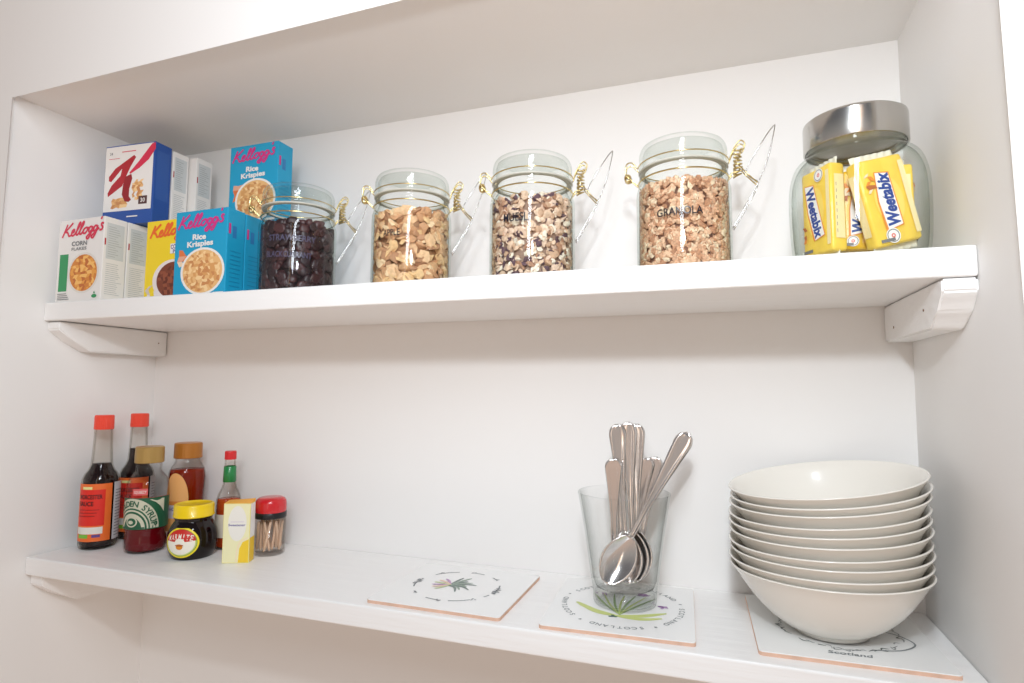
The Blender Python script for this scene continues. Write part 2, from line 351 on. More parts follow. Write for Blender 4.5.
def carton(x, y, z, w_, d, h, rz, kind, label, group='miniature cereal boxes on the upper shelf'):
    # x, y: front left corner of the base
    c, sn = math.cos(rz), math.sin(rz)
    cx, cy = x+c*w_/2-sn*d/2, y+sn*w_/2+c*d/2
    root = empty('cereal_box', (cx, cy, z), rz, label, 'cereal box', group)
    body = {'corn': WHITE, 'plain': WHITE, 'special': BLUE, 'coco': YEL, 'rice': CYAN}[kind]
    from_bm('carton', box_bm(-w_/2, w_/2, -d/2, d/2, 0, h, 0.0009, 2), body, root)
    from_bm('top_flap', box_bm(-w_/2+0.004, w_/2-0.004, -d/2+0.003, d/2-0.012, h-0.0002, h+0.0005), body, root)
    rnd = random.Random(int(x*1000)+int(z*1000)+len(kind))
    a = Art(); f = front(d)
    if kind == 'corn':
        a.rect(-0.44*w_, -0.25*w_, 0.13*h, 0.58*h, GREENM)
        a.ell(0.10*w_, 0.34*h, 0.34*w_, 0.245*h, flat(s(226, 222, 214))); a.ell(0.10*w_, 0.34*h, 0.30*w_, 0.22*h, ORF[1])
        a.blobs(1.0, in_ell(rnd, 0.10*w_, 0.34*h, 0.28*w_, 0.205*h), 0.0045, ORF, rnd)
        script_logo(a, 0.02*w_, 0.83*h, 0.90*w_, KRED)
        a.text('CORN', -0.02*w_, 0.70*h, 0.052*h, GREY, width=0.34*w_, bold=0.03); a.text('FLAKES', -0.02*w_, 0.635*h, 0.035*h, GREY, width=0.33*w_, bold=0.02)
        a.ell(0.37*w_, 0.055*h, 0.055*w_, 0.022*h, GREENM); a.poly([(0.35*w_, 0.085*h), (0.39*w_, 0.085*h), (0.37*w_, 0.115*h)], GREENM)
        for k in range(4): a.rect(-0.44*w_, (-0.18-0.02*k)*w_, (0.03+0.022*k)*h, (0.038+0.022*k)*h, GREY)
    elif kind == 'special':
        a.rect(-0.49*w_, 0.47*w_, 0.17*h, 0.985*h, WHITE)
        P = lambda L: [((-0.5+(px-68)/370)*w_, (1-(py-40)/640)*h) for px, py in L]
        a.blobs(0.85, in_ell(rnd, 0.20*w_, 0.42*h, 0.13*w_, 0.13*h), 0.0045, TANF, rnd)
        a.blobs(0.85, in_ell(rnd, -0.18*w_, 0.27*h, 0.20*w_, 0.06*h), 0.0045, TANF, rnd)
        a.poly(P([(285, 132), (300, 150), (262, 225), (232, 300), (208, 372), (104, 450), (100, 420), (128, 360), (190, 290), (200, 232), (122, 332), (104, 322), (104, 288), (150, 225)]), DRED)
        a.poly(P([(415, 55), (440, 52), (442, 100), (395, 180), (330, 240), (262, 282), (256, 270), (320, 190)]), KRED)
        a.poly(P([(228, 300), (272, 282), (280, 320), (262, 400), (262, 460), (280, 488), (262, 505), (232, 498), (208, 440), (214, 360)]), DRED2)
        a.rect(0.22*w_, 0.39*w_, 0.235*h, 0.335*h, flat(s(84, 52, 52))); a.text('30', 0.305*w_, 0.285*h, 0.05*h, WHITE, bold=0.02)
        a.text('24', -0.38*w_, 0.90*h, 0.035*h, GREY); a.rect(-0.16*w_, 0.12*w_, 0.905*h, 0.915*h, KRED); a.rect(-0.42*w_, -0.2*w_, 0.83*h, 0.836*h, KRED)
        a.rect(0.0, 0.22*w_, 0.085*h, 0.10*h, WHITE)
    elif kind == 'coco':
        a.ell(0.10*w_, 0.26*h, 0.42*w_, 0.25*h, flat(s(238, 226, 222)))
        a.ell(0.13*w_, 0.26*h, 0.36*w_, 0.22*h, BRF[0]); a.blobs(1.0, in_ell(rnd, 0.13*w_, 0.26*h, 0.34*w_, 0.20*h), 0.0045, BRF, rnd)
        a.blobs(0.7, in_ell(rnd, -0.33*w_, 0.12*h, 0.13*w_, 0.09*h), 0.006, [flat(s(236, 226, 226)), flat(s(214, 200, 190))], rnd)
        script_logo(a, 0.02*w_, 0.83*h, 0.90*w_, flat(s(236, 104, 40)), 0.34)
        a.rect(0.04*w_, 0.42*w_, 0.58*h, 0.70*h, WHITE); a.text('COCO', 0.16*w_, 0.665*h, 0.05*h, PUR, width=0.22*w_, rot=0.08, bold=0.03); a.text('POPS', 0.20*w_, 0.61*h, 0.042*h, PUR, width=0.2*w_, rot=0.08, bold=0.03)
    elif kind == 'rice':
        a.blobs(0.7, in_ell(rnd, -0.33*w_, 0.42*h, 0.10*w_, 0.13*h), 0.007, [flat(s(226, 168, 140)), flat(s(236, 210, 180)), flat(s(220, 120, 70))], rnd)
        a.ell(0.06*w_, 0.28*h, 0.42*w_, 0.275*h, flat(s(238, 234, 228))); a.ell(0.06*w_, 0.28*h, 0.38*w_, 0.25*h, TANF[0])
        a.blobs(1.0, in_ell(rnd, 0.06*w_, 0.28*h, 0.36*w_, 0.235*h), 0.004, TANF, rnd)
        script_logo(a, -0.02*w_, 0.83*h, 0.88*w_, flat(s(206, 52, 130)))
        a.text('Rice', -0.02*w_, 0.685*h, 0.062*h, WHITE, width=0.26*w_, bold=0.045); a.text('Krispies', 0.0, 0.605*h, 0.062*h, WHITE, width=0.50*w_, bold=0.04, rot=0.03)
        a.rect(0.28*w_, 0.48*w_, 0.0*h, 0.03*h, WHITE)
    if a.V: a.build('printed_front', f, root)
    b = Art()
    if kind in ('corn', 'plain'):
        side_text(b, d, h, OFFW, rnd, flat(s(206, 210, 210)))
        b.rect(-0.46*d, -0.40*d, 0.66*h, 0.74*h, DRED)
    elif kind == 'rice':
        b.rect(-0.2*d, 0.02*d, 0.66*h, 0.80*h, flat(s(40, 120, 180))); b.rect(-0.42*d, -0.30*d, 0.70*h, 0.82*h, flat(s(206, 52, 130)))
        for k in range(9): b.rect(-0.3*d, 0.3*d, (0.1+0.05*k)*h, (0.108+0.05*k)*h, flat(s(24, 132, 176)))
    elif kind == 'special':
        b.rect(-0.38*d, 0.36*d, 0.3*h, 0.9*h, flat(s(50, 92, 166)))
    else: b.rect(-0.38*d, 0.36*d, 0.3*h, 0.9*h, flat(s(230, 196, 40)))
    b.build('printed_side', rside(w_), root)
    return root
BW, BD, BH = 0.094, 0.035, 0.1235
carton(0.0125, 0.008, 0, BW, BD, BH, 0.0, 'corn', 'white corn flakes box at the front left end of the upper shelf')
carton(0.0125, 0.0445, 0, BW, BD, BH, 0.0, 'plain', 'white cereal box tucked directly behind the corn flakes box, grey side showing')
carton(0.138, 0.050, 0, BW-0.004, BD, BH-0.001, 0.0, 'coco', 'yellow chocolate puffs cereal box with orange script, half hidden by the blue box')
carton(0.232, 0.018, 0, 0.0915, 0.031, 0.1185, 0.0, 'rice', 'bright blue puffed rice cereal box standing on the shelf beside the dark dried fruit jar')
carton(0.232, 0.0505, 0, 0.0915, 0.031, 0.1175, 0.0, 'rice', 'blue cereal box right behind the front blue puffed rice box, only its side showing')
carton(0.030, 0.0810, 0, BW, BD, BH, 0.0, 'plain', 'white cereal box hidden behind the front rows, supporting the grey sided upper boxes')
carton(0.048, 0.1172, 0, BW, BD, BH, 0.0, 'plain', 'white cereal box at the back left of the bottom layer')
carton(0.238, 0.1010, 0, BW, BD, BH, 0.0, 'rice', 'blue cereal box under the upper blue box, at the back of the bottom layer')
carton(0.041, 0.0505, BH+0.0012, 0.096, 0.031, 0.1265, math.radians(4), 'special', 'blue and white cereal box with big red letter, on top of the corn flakes stack')
carton(0.041, 0.0905, BH+0.0012, 0.094, 0.029, 0.124, 0.0, 'plain', 'pale grey sided cereal box directly behind the blue box with the red letter')
carton(0.055, 0.1225, BH+0.0012, 0.094, 0.031, 0.124, 0.0, 'plain', 'pale cereal box with red mark, rearmost in the upper layer by the back wall')
carton(0.2365, 0.104, BH+0.0012, 0.0905, 0.032, 0.1205, 0.0, 'rice', 'blue puffed rice cereal box in the upper layer, standing alone near the back wall')

# ---------------------------------------------------------------- clip top jars
def ico(n_sub):
    bm = bmesh.new(); bmesh.ops.create_icosphere(bm, subdivisions=n_sub, radius=1)
    V = [v.co.copy() for v in bm.verts]; F = [tuple(v.index for v in f.verts) for f in bm.faces]; bm.free(); return V, F
ICO1 = ico(1); ICO2 = ico(2)
def heap(name, N, rin, ztop, size, flatk, mats, label, cat, loc, seed, fine=True, smooth=True, jag=0.25, core=None, curl=0.0):
    rnd = random.Random(seed); V = []; F = []; M = []; SM = []
    cb = lathe_bm([(0, 0.006), (rin-size*0.75, 0.006), (rin-size*0.75, ztop-size*0.9), (0, ztop-size*0.9)], 32)
    cb.verts.index_update()
    for v in cb.verts: V.append(tuple(v.co))
    for f in cb.faces: F.append(tuple(v.index for v in f.verts)); M.append(0)
    cb.free()
    IV, IF = ICO2 if fine else ICO1
    for i in range(N):
        top = rnd.random() < 0.2
        if top:
            q = math.sqrt(rnd.random())*(rin-size*0.6); z = ztop-size*rnd.uniform(0.1, 1.2)
        else:
            q = rin-size*rnd.uniform(0.15, 0.9); z = 0.005+(ztop-0.005)*(i/N if rnd.random() < 0.8 else rnd.random())
        a = rnd.uniform(0, 2*PI)
        sz = size*rnd.uniform(0.65, 1.15); S = Vector((sz, sz*rnd.uniform(0.6, 0.95), sz*flatk*rnd.uniform(0.7, 1.3)))
        rot = Euler((rnd.uniform(-0.9, 0.9), rnd.uniform(-0.9, 0.9), rnd.uniform(0, 6.3))).to_matrix()
        if not top and rnd.random() < 0.65:
            rot = Matrix.Rotation(a, 3, 'Z') @ Euler((rnd.uniform(-0.6, 0.6), PI/2+rnd.uniform(-0.6, 0.6), 0)).to_matrix() @ Matrix.Rotation(rnd.uniform(0, 6.3), 3, 'Z')
        c = Vector((q*math.cos(a), q*math.sin(a), z)); b = len(V); k = rnd.uniform(-1, 1)*curl
        for v in IV:
            j = 1+jag*(rnd.random()-0.5)
            p = Vector((v.x*S.x*j, v.y*S.y*j, v.z*S.z*j+k*(v.x*v.x)*sz)); p = rot @ p + c
            rr = math.hypot(p.x, p.y)
            if rr > rin: p.x *= rin/rr; p.y *= rin/rr
            p.z = min(max(p.z, 0.0045), ztop+0.004); V.append(tuple(p))
        F += [tuple(x+b for x in f) for f in IF]; mi = rnd.randrange(1, len(mats)); M += [mi]*len(IF)
    me = bpy.data.meshes.new(name); me.from_pydata(V, [], F); me.polygons.foreach_set('material_index', M); me.update()
    o = link(name, me, None, mats, smooth); o.location = loc
    return tag(o, label, cat, None, 'stuff')

JZ = 0.935
JO = [(0, 0), (0.044, 0.0), (0.0485, 0.0012), (0.0505, 0.005), (0.051, 0.012), (0.0512, 0.096), (0.0508, 0.103), (0.0492, 0.109), (0.0474, 0.113), (0.0468, 0.1155),
      (0.0478, 0.1175), (0.0485, 0.1195), (0.0478, 0.1215), (0.0468, 0.123), (0.0478, 0.125), (0.0475, 0.127)]
JI = [(0.0415, 0.127), (0.0415, 0.118), (0.0440, 0.112), (0.0478, 0.104), (0.0484, 0.097), (0.0484, 0.010), (0.0470, 0.0055), (0.043, 0.0038), (0, 0.0038)]
LID = [(0.0420, 0.1295), (0.0478, 0.1295), (0.0485, 0.1315), (0.0478, 0.1345), (0.0468, 0.137), (0.0472, 0.1405), (0.0478, 0.144), (0.0477, 0.150), (0.0464, 0.1545), (0.0448, 0.1575), (0.0420, 0.1592), (0.038, 0.1595), (0.036, 0.1588), (0.034, 0.1572), (0, 0.157)]
LIDI = [(0, 0.1555), (0.038, 0.1555), (0.0425, 0.1535), (0.0440, 0.149), (0.0440, 0.136), (0.0420, 0.1295)]
JO, JI, LID, LIDI = [[(r, z*JZ) for r, z in P] for P in (JO, JI, LID, LIDI)]
def clip_jar(x, y, label, words, ink):
    rz = face_rot(x, y)
    root = empty('clip_top_jar', (x, y, 0), rz, label, 'jar', 'clip top storage jars on the upper shelf')
    lathe('glass_body', JO+JI, GLASS, root, 72)
    lathe('glass_lid', LID+LIDI, GLASS, root, 72)
    lathe('rubber_gasket', [(r, z*JZ) for r, z in [(0.0415, 0.1270), (0.0482, 0.1273), (0.0486, 0.1283), (0.0482, 0.1293), (0.0415, 0.1294), (0.0415, 0.1270)]], RUBBER, root, 72)
    ring = lambda r, z, a0, a1, n=48: [Vector((r*math.sin(a0+(a1-a0)*i/n), -r*math.cos(a0+(a1-a0)*i/n), z)) for i in range(n+1)]
    r0 = 0.0009
    from_bm('neck_wire', tube_bm(ring(0.0486, 0.1150*JZ, 0, 2*PI)[:-1], r0, 8, True), GOLD, root, True)
    bm = tube_bm(ring(0.0489, 0.1352*JZ, -1.45, 1.45, 36), r0*0.8, 8); tube_bm(ring(0.0489, 0.1352*JZ, 1.7, 4.58, 36), r0*0.8, 8, False, bm)
    from_bm('lid_wire', bm, GOLD, root, True)
    # hinge on the left
    bm = bmesh.new()
    tube_bm(smooth_line([(-0.049, -0.006, 0.1265), (-0.0555, -0.006, 0.134), (-0.0615, -0.005, 0.133), (-0.063, -0.004, 0.124), (-0.060, -0.003, 0.118), (-0.049, -0.003, 0.1080)]), r0*0.85, 8, False, bm)
    tube_bm(smooth_line([(-0.049, 0.006, 0.1265), (-0.0555, 0.006, 0.134), (-0.0615, 0.005, 0.133), (-0.063, 0.004, 0.124), (-0.060, 0.003, 0.118), (-0.049, 0.003, 0.1080)]), r0*0.85, 8, False, bm)
    coil = [(-0.0605+0.0036*math.cos(t*0.9), -0.006+0.012*t/42, 0.1175+0.0036*math.sin(t*0.9)) for t in range(43)]
    tube_bm([Vector(c) for c in coil], r0*0.8, 6, False, bm)
    from_bm('hinge_wire', bm, GOLD, root, True)
    # clasp on the right
    bm = bmesh.new()
    for sgn in (-1, 1):
        yy = 0.0055*sgn
        tube_bm(smooth_line([(0.049, yy, 0.1265), (0.054, yy, 0.139), (0.0605, yy, 0.1475), (0.0655, yy*0.8, 0.144), (0.063, yy*0.8, 0.1375), (0.0575, yy, 0.1365)]), r0*0.85, 8, False, bm)
        tube_bm([Vector((0.0580+0.0040*math.cos(t*0.9), yy+0.0035*math.sin(t), 0.1385-0.028*t/46)) for t in range(47)], r0*1.0, 6, False, bm)
        tube_bm(smooth_line([(0.0575, yy, 0.1125), (0.052, yy, 0.1120), (0.0488, yy, 0.1078)]), r0*0.85, 8, False, bm)
    from_bm('clasp_wire', bm, GOLD, root, True)
    bm = bmesh.new()
    for yy in (-0.004, 0.004):
        tube_bm([Vector(q) for q in ((0.0585, yy, 0.121), (0.068, yy, 0.1095), (0.078, yy, 0.0985))], r0*0.8, 8, False, bm)
    from_bm('link_wire', bm, GOLD, root, True)
    lever = [(0.0515, -0.004, 0.051), (0.066, -0.006, 0.0765), (0.079, -0.008, 0.1005), (0.089, -0.008, 0.128), (0.096, -0.004, 0.158), (0.0955, 0.002, 0.1625),
             (0.089, 0.010, 0.156), (0.0765, 0.016, 0.137), (0.0685, 0.016, 0.121), (0.072, 0.012, 0.111), (0.079, 0.004, 0.1005), (0.068, 0.007, 0.078), (0.053, 0.006, 0.0515)]
    from_bm('lever_wire', tube_bm(smooth_line(lever, 6), r0*0.72, 8), SILVER, root, True)
    if words:
        a = Art()
        for t_, u, v, h, wd in words: a.text(t_, u, v, h, ink, width=wd, bold=0.012, rot=R.uniform(-0.03, 0.03))
        a.build('handwritten_label', cyl(0.0512), root)
    return root
JARS = [(0.393, 0.074), (0.568, 0.079), (0.7335, 0.074), (0.9075, 0.083)]
PEN = flat(s(30, 27, 38), 0.3)
clip_jar(*JARS[0], 'glass clip top jar filled with dark dried fruit, leftmost jar beside the blue boxes', [('STRAWBERRY', -0.008, 0.0715, 0.0078, 0.062), ('BLACKCURRANT', -0.012, 0.0495, 0.0075, 0.060)], flat(s(84, 80, 104), 0.3))
clip_jar(*JARS[1], 'glass clip top jar labelled apple, filled with pale dried apple pieces', [('APPLE', -0.026, 0.0655, 0.0078, 0.023)], PEN)
clip_jar(*JARS[2], 'glass clip top jar labelled muesli, filled with oat flakes and raisins', [('MUESLI', -0.019, 0.0685, 0.0095, 0.032)], PEN)
clip_jar(*JARS[3], 'glass clip top jar labelled granola, beside the steel lidded jar of wrapped biscuits', [('GRANOLA', -0.004, 0.0615, 0.0082, 0.048)], PEN)
fm = lambda nm, cs, ro=0.7, va=0.14, bs=220: [pmat(nm, s(*c), ro, vary=va, bscale=bs) for c in cs]
RIN = 0.0479
heap('dried_fruit', 520, RIN, 0.0965, 0.0088, 0.75, fm('dried_fruit', [(34, 20, 24), (58, 32, 36), (44, 24, 30), (72, 40, 42), (48, 30, 34)], 0.42), 'dark purple brown dried fruit packed inside the leftmost glass jar', 'dried fruit', (*JARS[0], 0), 3, jag=0.35)
heap('dried_apple', 620, RIN, 0.096, 0.0100, 0.26, fm('dried_apple', [(160, 118, 82), (232, 192, 148), (214, 170, 126), (242, 212, 170), (204, 154, 112), (230, 192, 140), (186, 140, 104)]), 'pale tan dried apple pieces filling the second glass jar', 'dried apple', (*JARS[1], 0), 4, smooth=False, fine=False, jag=0.7, curl=0.25)
heap('muesli', 1350, RIN, 0.0965, 0.0064, 0.30, fm('muesli', [(150, 122, 104), (234, 208, 182), (218, 188, 160), (244, 228, 208), (200, 164, 134), (230, 200, 176), (96, 70, 78), (226, 196, 168), (170, 128, 100)], 0.7, 0.2, 300), 'mixed oat flakes and raisins filling the middle glass jar', 'muesli', (*JARS[2], 0), 5, smooth=False, fine=False, jag=0.5, curl=0.2)
heap('granola', 2300, RIN, 0.0985, 0.0048, 0.7, fm('granola', [(120, 82, 62), (224, 184, 150), (206, 160, 126), (238, 206, 174), (186, 136, 102), (216, 174, 140)], 0.75, 0.34, 420), 'crunchy brown granola clusters filling the fourth glass jar', 'granola', (*JARS[3], 0), 6, smooth=False, fine=False, jag=1.0)

# ---------------------------------------------------------------- jar of wrapped cereal biscuits
WJ = (1.0775, 0.079)
rzw = face_rot(*WJ)
root = empty('storage_jar', (*WJ, 0), rzw, 'round glass storage jar with brushed steel lid, packed with yellow wrapped biscuits', 'jar')
WO = [(0, 0), (0.048, 0.0), (0.0535, 0.0025), (0.0565, 0.009), (0.0585, 0.022), (0.0597, 0.045), (0.0602, 0.068), (0.0597, 0.088), (0.0575, 0.103), (0.0535, 0.115), (0.0490, 0.1225), (0.0462, 0.126), (0.0455, 0.129), (0.0455, 0.136)]
WI = [(0.0425, 0.136), (0.0425, 0.126), (0.0455, 0.1215), (0.0505, 0.1135), (0.0548, 0.102), (0.0570, 0.088), (0.0575, 0.068), (0.0570, 0.045), (0.0558, 0.022), (0.0535, 0.010), (0.049, 0.005), (0, 0.005)]
WO = [(r*(1.045 if z < 0.118 else 1.0), z*0.925) for r, z in WO]; WI = [(r*(1.045 if z < 0.118 else 1.0), z*0.925) for r, z in WI]
lathe('glass_body', round_prof(WO, 3)+round_prof(WI, 3), GLASS, root, 80)
lathe('steel_lid', [(0.0457, 0.1215), (0.0470, 0.1215), (0.0474, 0.1222), (0.0474, 0.1488), (0.0470, 0.1508), (0.0455, 0.1518), (0, 0.1522), (0, 0.1262), (0.0400, 0.1262), (0.0457, 0.1262), (0.0457, 0.1215)], BRUSHED, root, 80)
WY = pmat('yellow_wrapper', s(250, 214, 84), 0.3, bump=0.5, bscale=90, vary=0.06)
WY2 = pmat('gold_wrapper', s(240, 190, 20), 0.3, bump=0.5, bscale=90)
CRIMP = pmat('clear_crimp', s(236, 232, 214), 0.3, bump=0.4, bscale=200)
PALE = flat(s(250, 232, 176)); WBL = flat(s(34, 70, 150)); WHT = flat(s(246, 244, 240)); ORG = flat(s(238, 150, 60)); GRN = flat(s(60, 150, 110))
def pack(phi, rad, z, tilt, wd, th, ht, label, text_up=False, art=True, wrapper=WY, lean=0.0, slant=0.0):
    cw, sw = math.cos(rzw), math.sin(rzw)
    lx, ly = rad*math.sin(phi), -rad*math.cos(phi)
    g = Matrix.Translation((WJ[0]+cw*lx-sw*ly, WJ[1]+sw*lx+cw*ly, z)) @ Matrix.Rotation(rzw+phi, 4, 'Z') @ Matrix.Rotation(lean, 4, 'X') @ Matrix.Rotation(tilt, 4, 'Y')
    o = empty('biscuit_pack', (0, 0, 0), 0, label, 'biscuit pack', 'yellow wrapped biscuit packs in the steel lidded jar'); o.matrix_world = g
    bm = box_bm(-wd/2, wd/2, -th/2, th/2, -ht/2, ht/2, th*0.22, 3)
    bmesh.ops.subdivide_edges(bm, edges=bm.edges[:], cuts=2, use_grid_fill=True)
    rr = random.Random(int(1000*abs(phi))+5)
    for v in bm.verts:
        v.co.y += 0.0009*math.sin(v.co.z*190+rr.uniform(-0.3, 0.3))*math.cos(v.co.x*120)*(1 if abs(v.co.y) < th*0.4 else 0.3)
    from_bm('wrapper', bm, wrapper, o, True)
    for sg in (-1, 1):
        bm = bmesh.new(); nx = 22; rows = []
        for j in range(4):
            rows.append([bm.verts.new((-wd*0.47+wd*0.94*i/nx, 0.0012*math.sin(i*1.7+j*0.3)*(j/3)+0.0, sg*(ht/2-0.001+0.0024*j))) for i in range(nx+1)])
        for j in range(3):
            for i in range(nx): bm.faces.new((rows[j][i], rows[j][i+1], rows[j+1][i+1], rows[j+1][i]))
        c = from_bm('crimped_end', bm, CRIMP, o, True)
        so = c.modifiers.new('thickness', 'SOLIDIFY'); so.thickness = 0.0004
    if art:
        a = Art(); up = 1 if text_up else -1
        a.rect(wd*0.36, wd*0.47, -ht*0.42, ht*0.42, PALE)
        a.ell(-0.02*wd, 0.0, wd*0.30, ht*0.28, flat(s(252, 222, 110)))
        L = ht*0.68; wb = wd*0.31; px = -wd*0.04; S = lambda P: [(x-slant*y, y) for x, y in P]
        rot = up*PI/2
        a.poly(S([(px-wb*0.6-0.001, -L/2), (px+wb*0.62, -L/2+0.003), (px+wb*0.52, L/2-0.002), (px-wb*0.5, L/2), (px-wb*0.75, 0)]), ORG)
        a.poly(S([(px-wb*0.5, -L/2+0.001), (px+wb*0.54, -L/2+0.004), (px+wb*0.44, L/2-0.003), (px-wb*0.44, L/2-0.001), (px-wb*0.64, 0)]), WHT)
        a.text('Weetabix', px-wb*0.02, 0.0, wb*0.80, WBL, width=L*0.92, rot=rot+slant, bold=0.045, shear=0.15)
        cx2, cy2 = wd*0.14*up*-1, ht*0.40*-up
        a.ell(cx2, cy2, wd*0.15, wd*0.15, WHT); a.ell(cx2, cy2, wd*0.13, wd*0.13, GREY, inner=0.86, rings=1); a.ell(cx2, cy2, wd*0.045, wd*0.045, flat(s(226, 120, 110)), inner=0.4, rings=1)
        a.blobs(0.7, in_ell(rr, -wd*0.34, -ht*0.22*-up, wd*0.09, ht*0.12), 0.004, [ORG, flat(s(190, 110, 60)), flat(s(250, 228, 190))], rr)
        a.rect(-wd*0.42, -wd*0.12, -ht*0.46, -ht*0.425, GREY)
        a.build('printed_face', front(th+0.0014), o)
        b = Art(); b.rect(-th*0.3, th*0.3, -ht*0.36, ht*0.36, PALE)
        for k in range(8): b.rect(-th*0.2, -th*0.2+th*0.03, -ht*0.3+ht*0.075*k, -ht*0.26+ht*0.075*k, GREY); b.same()
        b.lay += 1
        b.build('printed_edge', rside(wd+0.0012), o)
        b2 = Art(); b2.rect(-th*0.3, th*0.3, -ht*0.36, ht*0.36, PALE)
        b2.build('printed_edge', (lambda w_: lambda u, v, h: (-w_/2-h, u, v))(wd+0.0012), o)
    return o
pack(math.radians(-49), 0.0385, 0.0545, math.radians(0), 0.043, 0.017, 0.088, 'yellow biscuit pack at front left of the jar, its lettering reading downwards', False, slant=0.24)
pack(math.radians(36), 0.0370, 0.0550, math.radians(-14), 0.048, 0.016, 0.084, 'yellow biscuit pack leaning at front right of the jar, its lettering upside down', True)
pack(math.radians(8), 0.008, 0.055, math.radians(4), 0.036, 0.018, 0.080, 'golden biscuit pack in the dark gap at the middle of the jar', True, True, WY2)
pack(math.radians(180), 0.034, 0.058, math.radians(-4), 0.042, 0.018, 0.086, 'yellow biscuit pack at the back of the jar, seen only through gaps', False)
pack(math.radians(100), 0.039, 0.056, math.radians(3), 0.034, 0.014, 0.080, 'yellow biscuit pack against the right side of the jar glass', True)
pack(math.radians(-108), 0.039, 0.056, math.radians(-2), 0.030, 0.013, 0.080, 'yellow biscuit pack against the left rear side of the jar glass', True)

# ---------------------------------------------------------------- lower shelf: bottles
def liquid(name, col, rough=0.08, opac=0.6):
    m = bpy.data.materials.new(name); m.use_nodes = True; n = m.node_tree; b = n.nodes['Principled BSDF']
    b.inputs['Base Color'].default_value = (*col, 1); b.inputs['Roughness'].default_value = rough; b.inputs['Coat Weight'].default_value = 0.15; b.inputs['Specular IOR Level'].default_value = 0.35
    out = n.nodes['Material Output']; mix = n.nodes.new('ShaderNodeMixShader'); tr = n.nodes.new('ShaderNodeBsdfTransparent')
    tr.inputs[0].default_value = (*[min(1, c*1.6) for c in col], 1); mix.inputs[0].default_value = opac
    n.links.new(tr.outputs[0], mix.inputs[1]); n.links.new(b.outputs[0], mix.inputs[2]); n.links.new(mix.outputs[0], out.inputs[0]); return m
SAUCE = liquid('dark_sauce', s(28, 12, 12), 0.06, 0.97); SYRUP = liquid('red_syrup', s(122, 14, 24), 0.08, 0.75); HONEY = liquid('amber_honey', s(160, 44, 8), 0.08, 0.6)
CHILLI = liquid('chilli_sauce', s(190, 74, 34), 0.1, 0.85)
REDCAP = pmat('red_cap', s(240, 66, 40), 0.35, coat=0.3); GOLDCAP = pmat('gold_cap', s(180, 146, 84), 0.32, metal=0.35); AMBCAP = pmat('amber_cap', s(182, 116, 44), 0.35, metal=0.25)
YCAP = pmat('yellow_lid', s(250, 214, 10), 0.35, coat=0.3); BLACKGL = pmat('dark_brown_glass', s(20, 9, 10), 0.06, coat=0.2, spec=0.35)
BOTTLE = glassmat('bottle_glass', (0.985, 0.98, 0.97), (0.70, 0.68, 0.64), 0.55)
def knurl(prof_r, z0, z1, n=40, amp=0.0003):
    bm = bmesh.new(); seg = n*2; rings = []
    P = [(prof_r*0.96, z0), (prof_r, z0+0.0008), (prof_r*0.985, z1-0.0016), (prof_r*0.95, z1-0.0004), (prof_r*0.90, z1)]
    for j, (r, z) in enumerate(P):
        rings.append([bm.verts.new(((r+(amp if k % 2 and 0 < j < 3 else 0))*math.cos(2*PI*k/seg), (r+(amp if k % 2 and 0 < j < 3 else 0))*math.sin(2*PI*k/seg), z)) for k in range(seg)])
    for a, b in zip(rings, rings[1:]):
        for k in range(seg): bm.faces.new((a[k], a[(k+1) % seg], b[(k+1) % seg], b[k]))
    bm.faces.new(rings[0][::-1]); bm.faces.new(rings[-1]); return bm

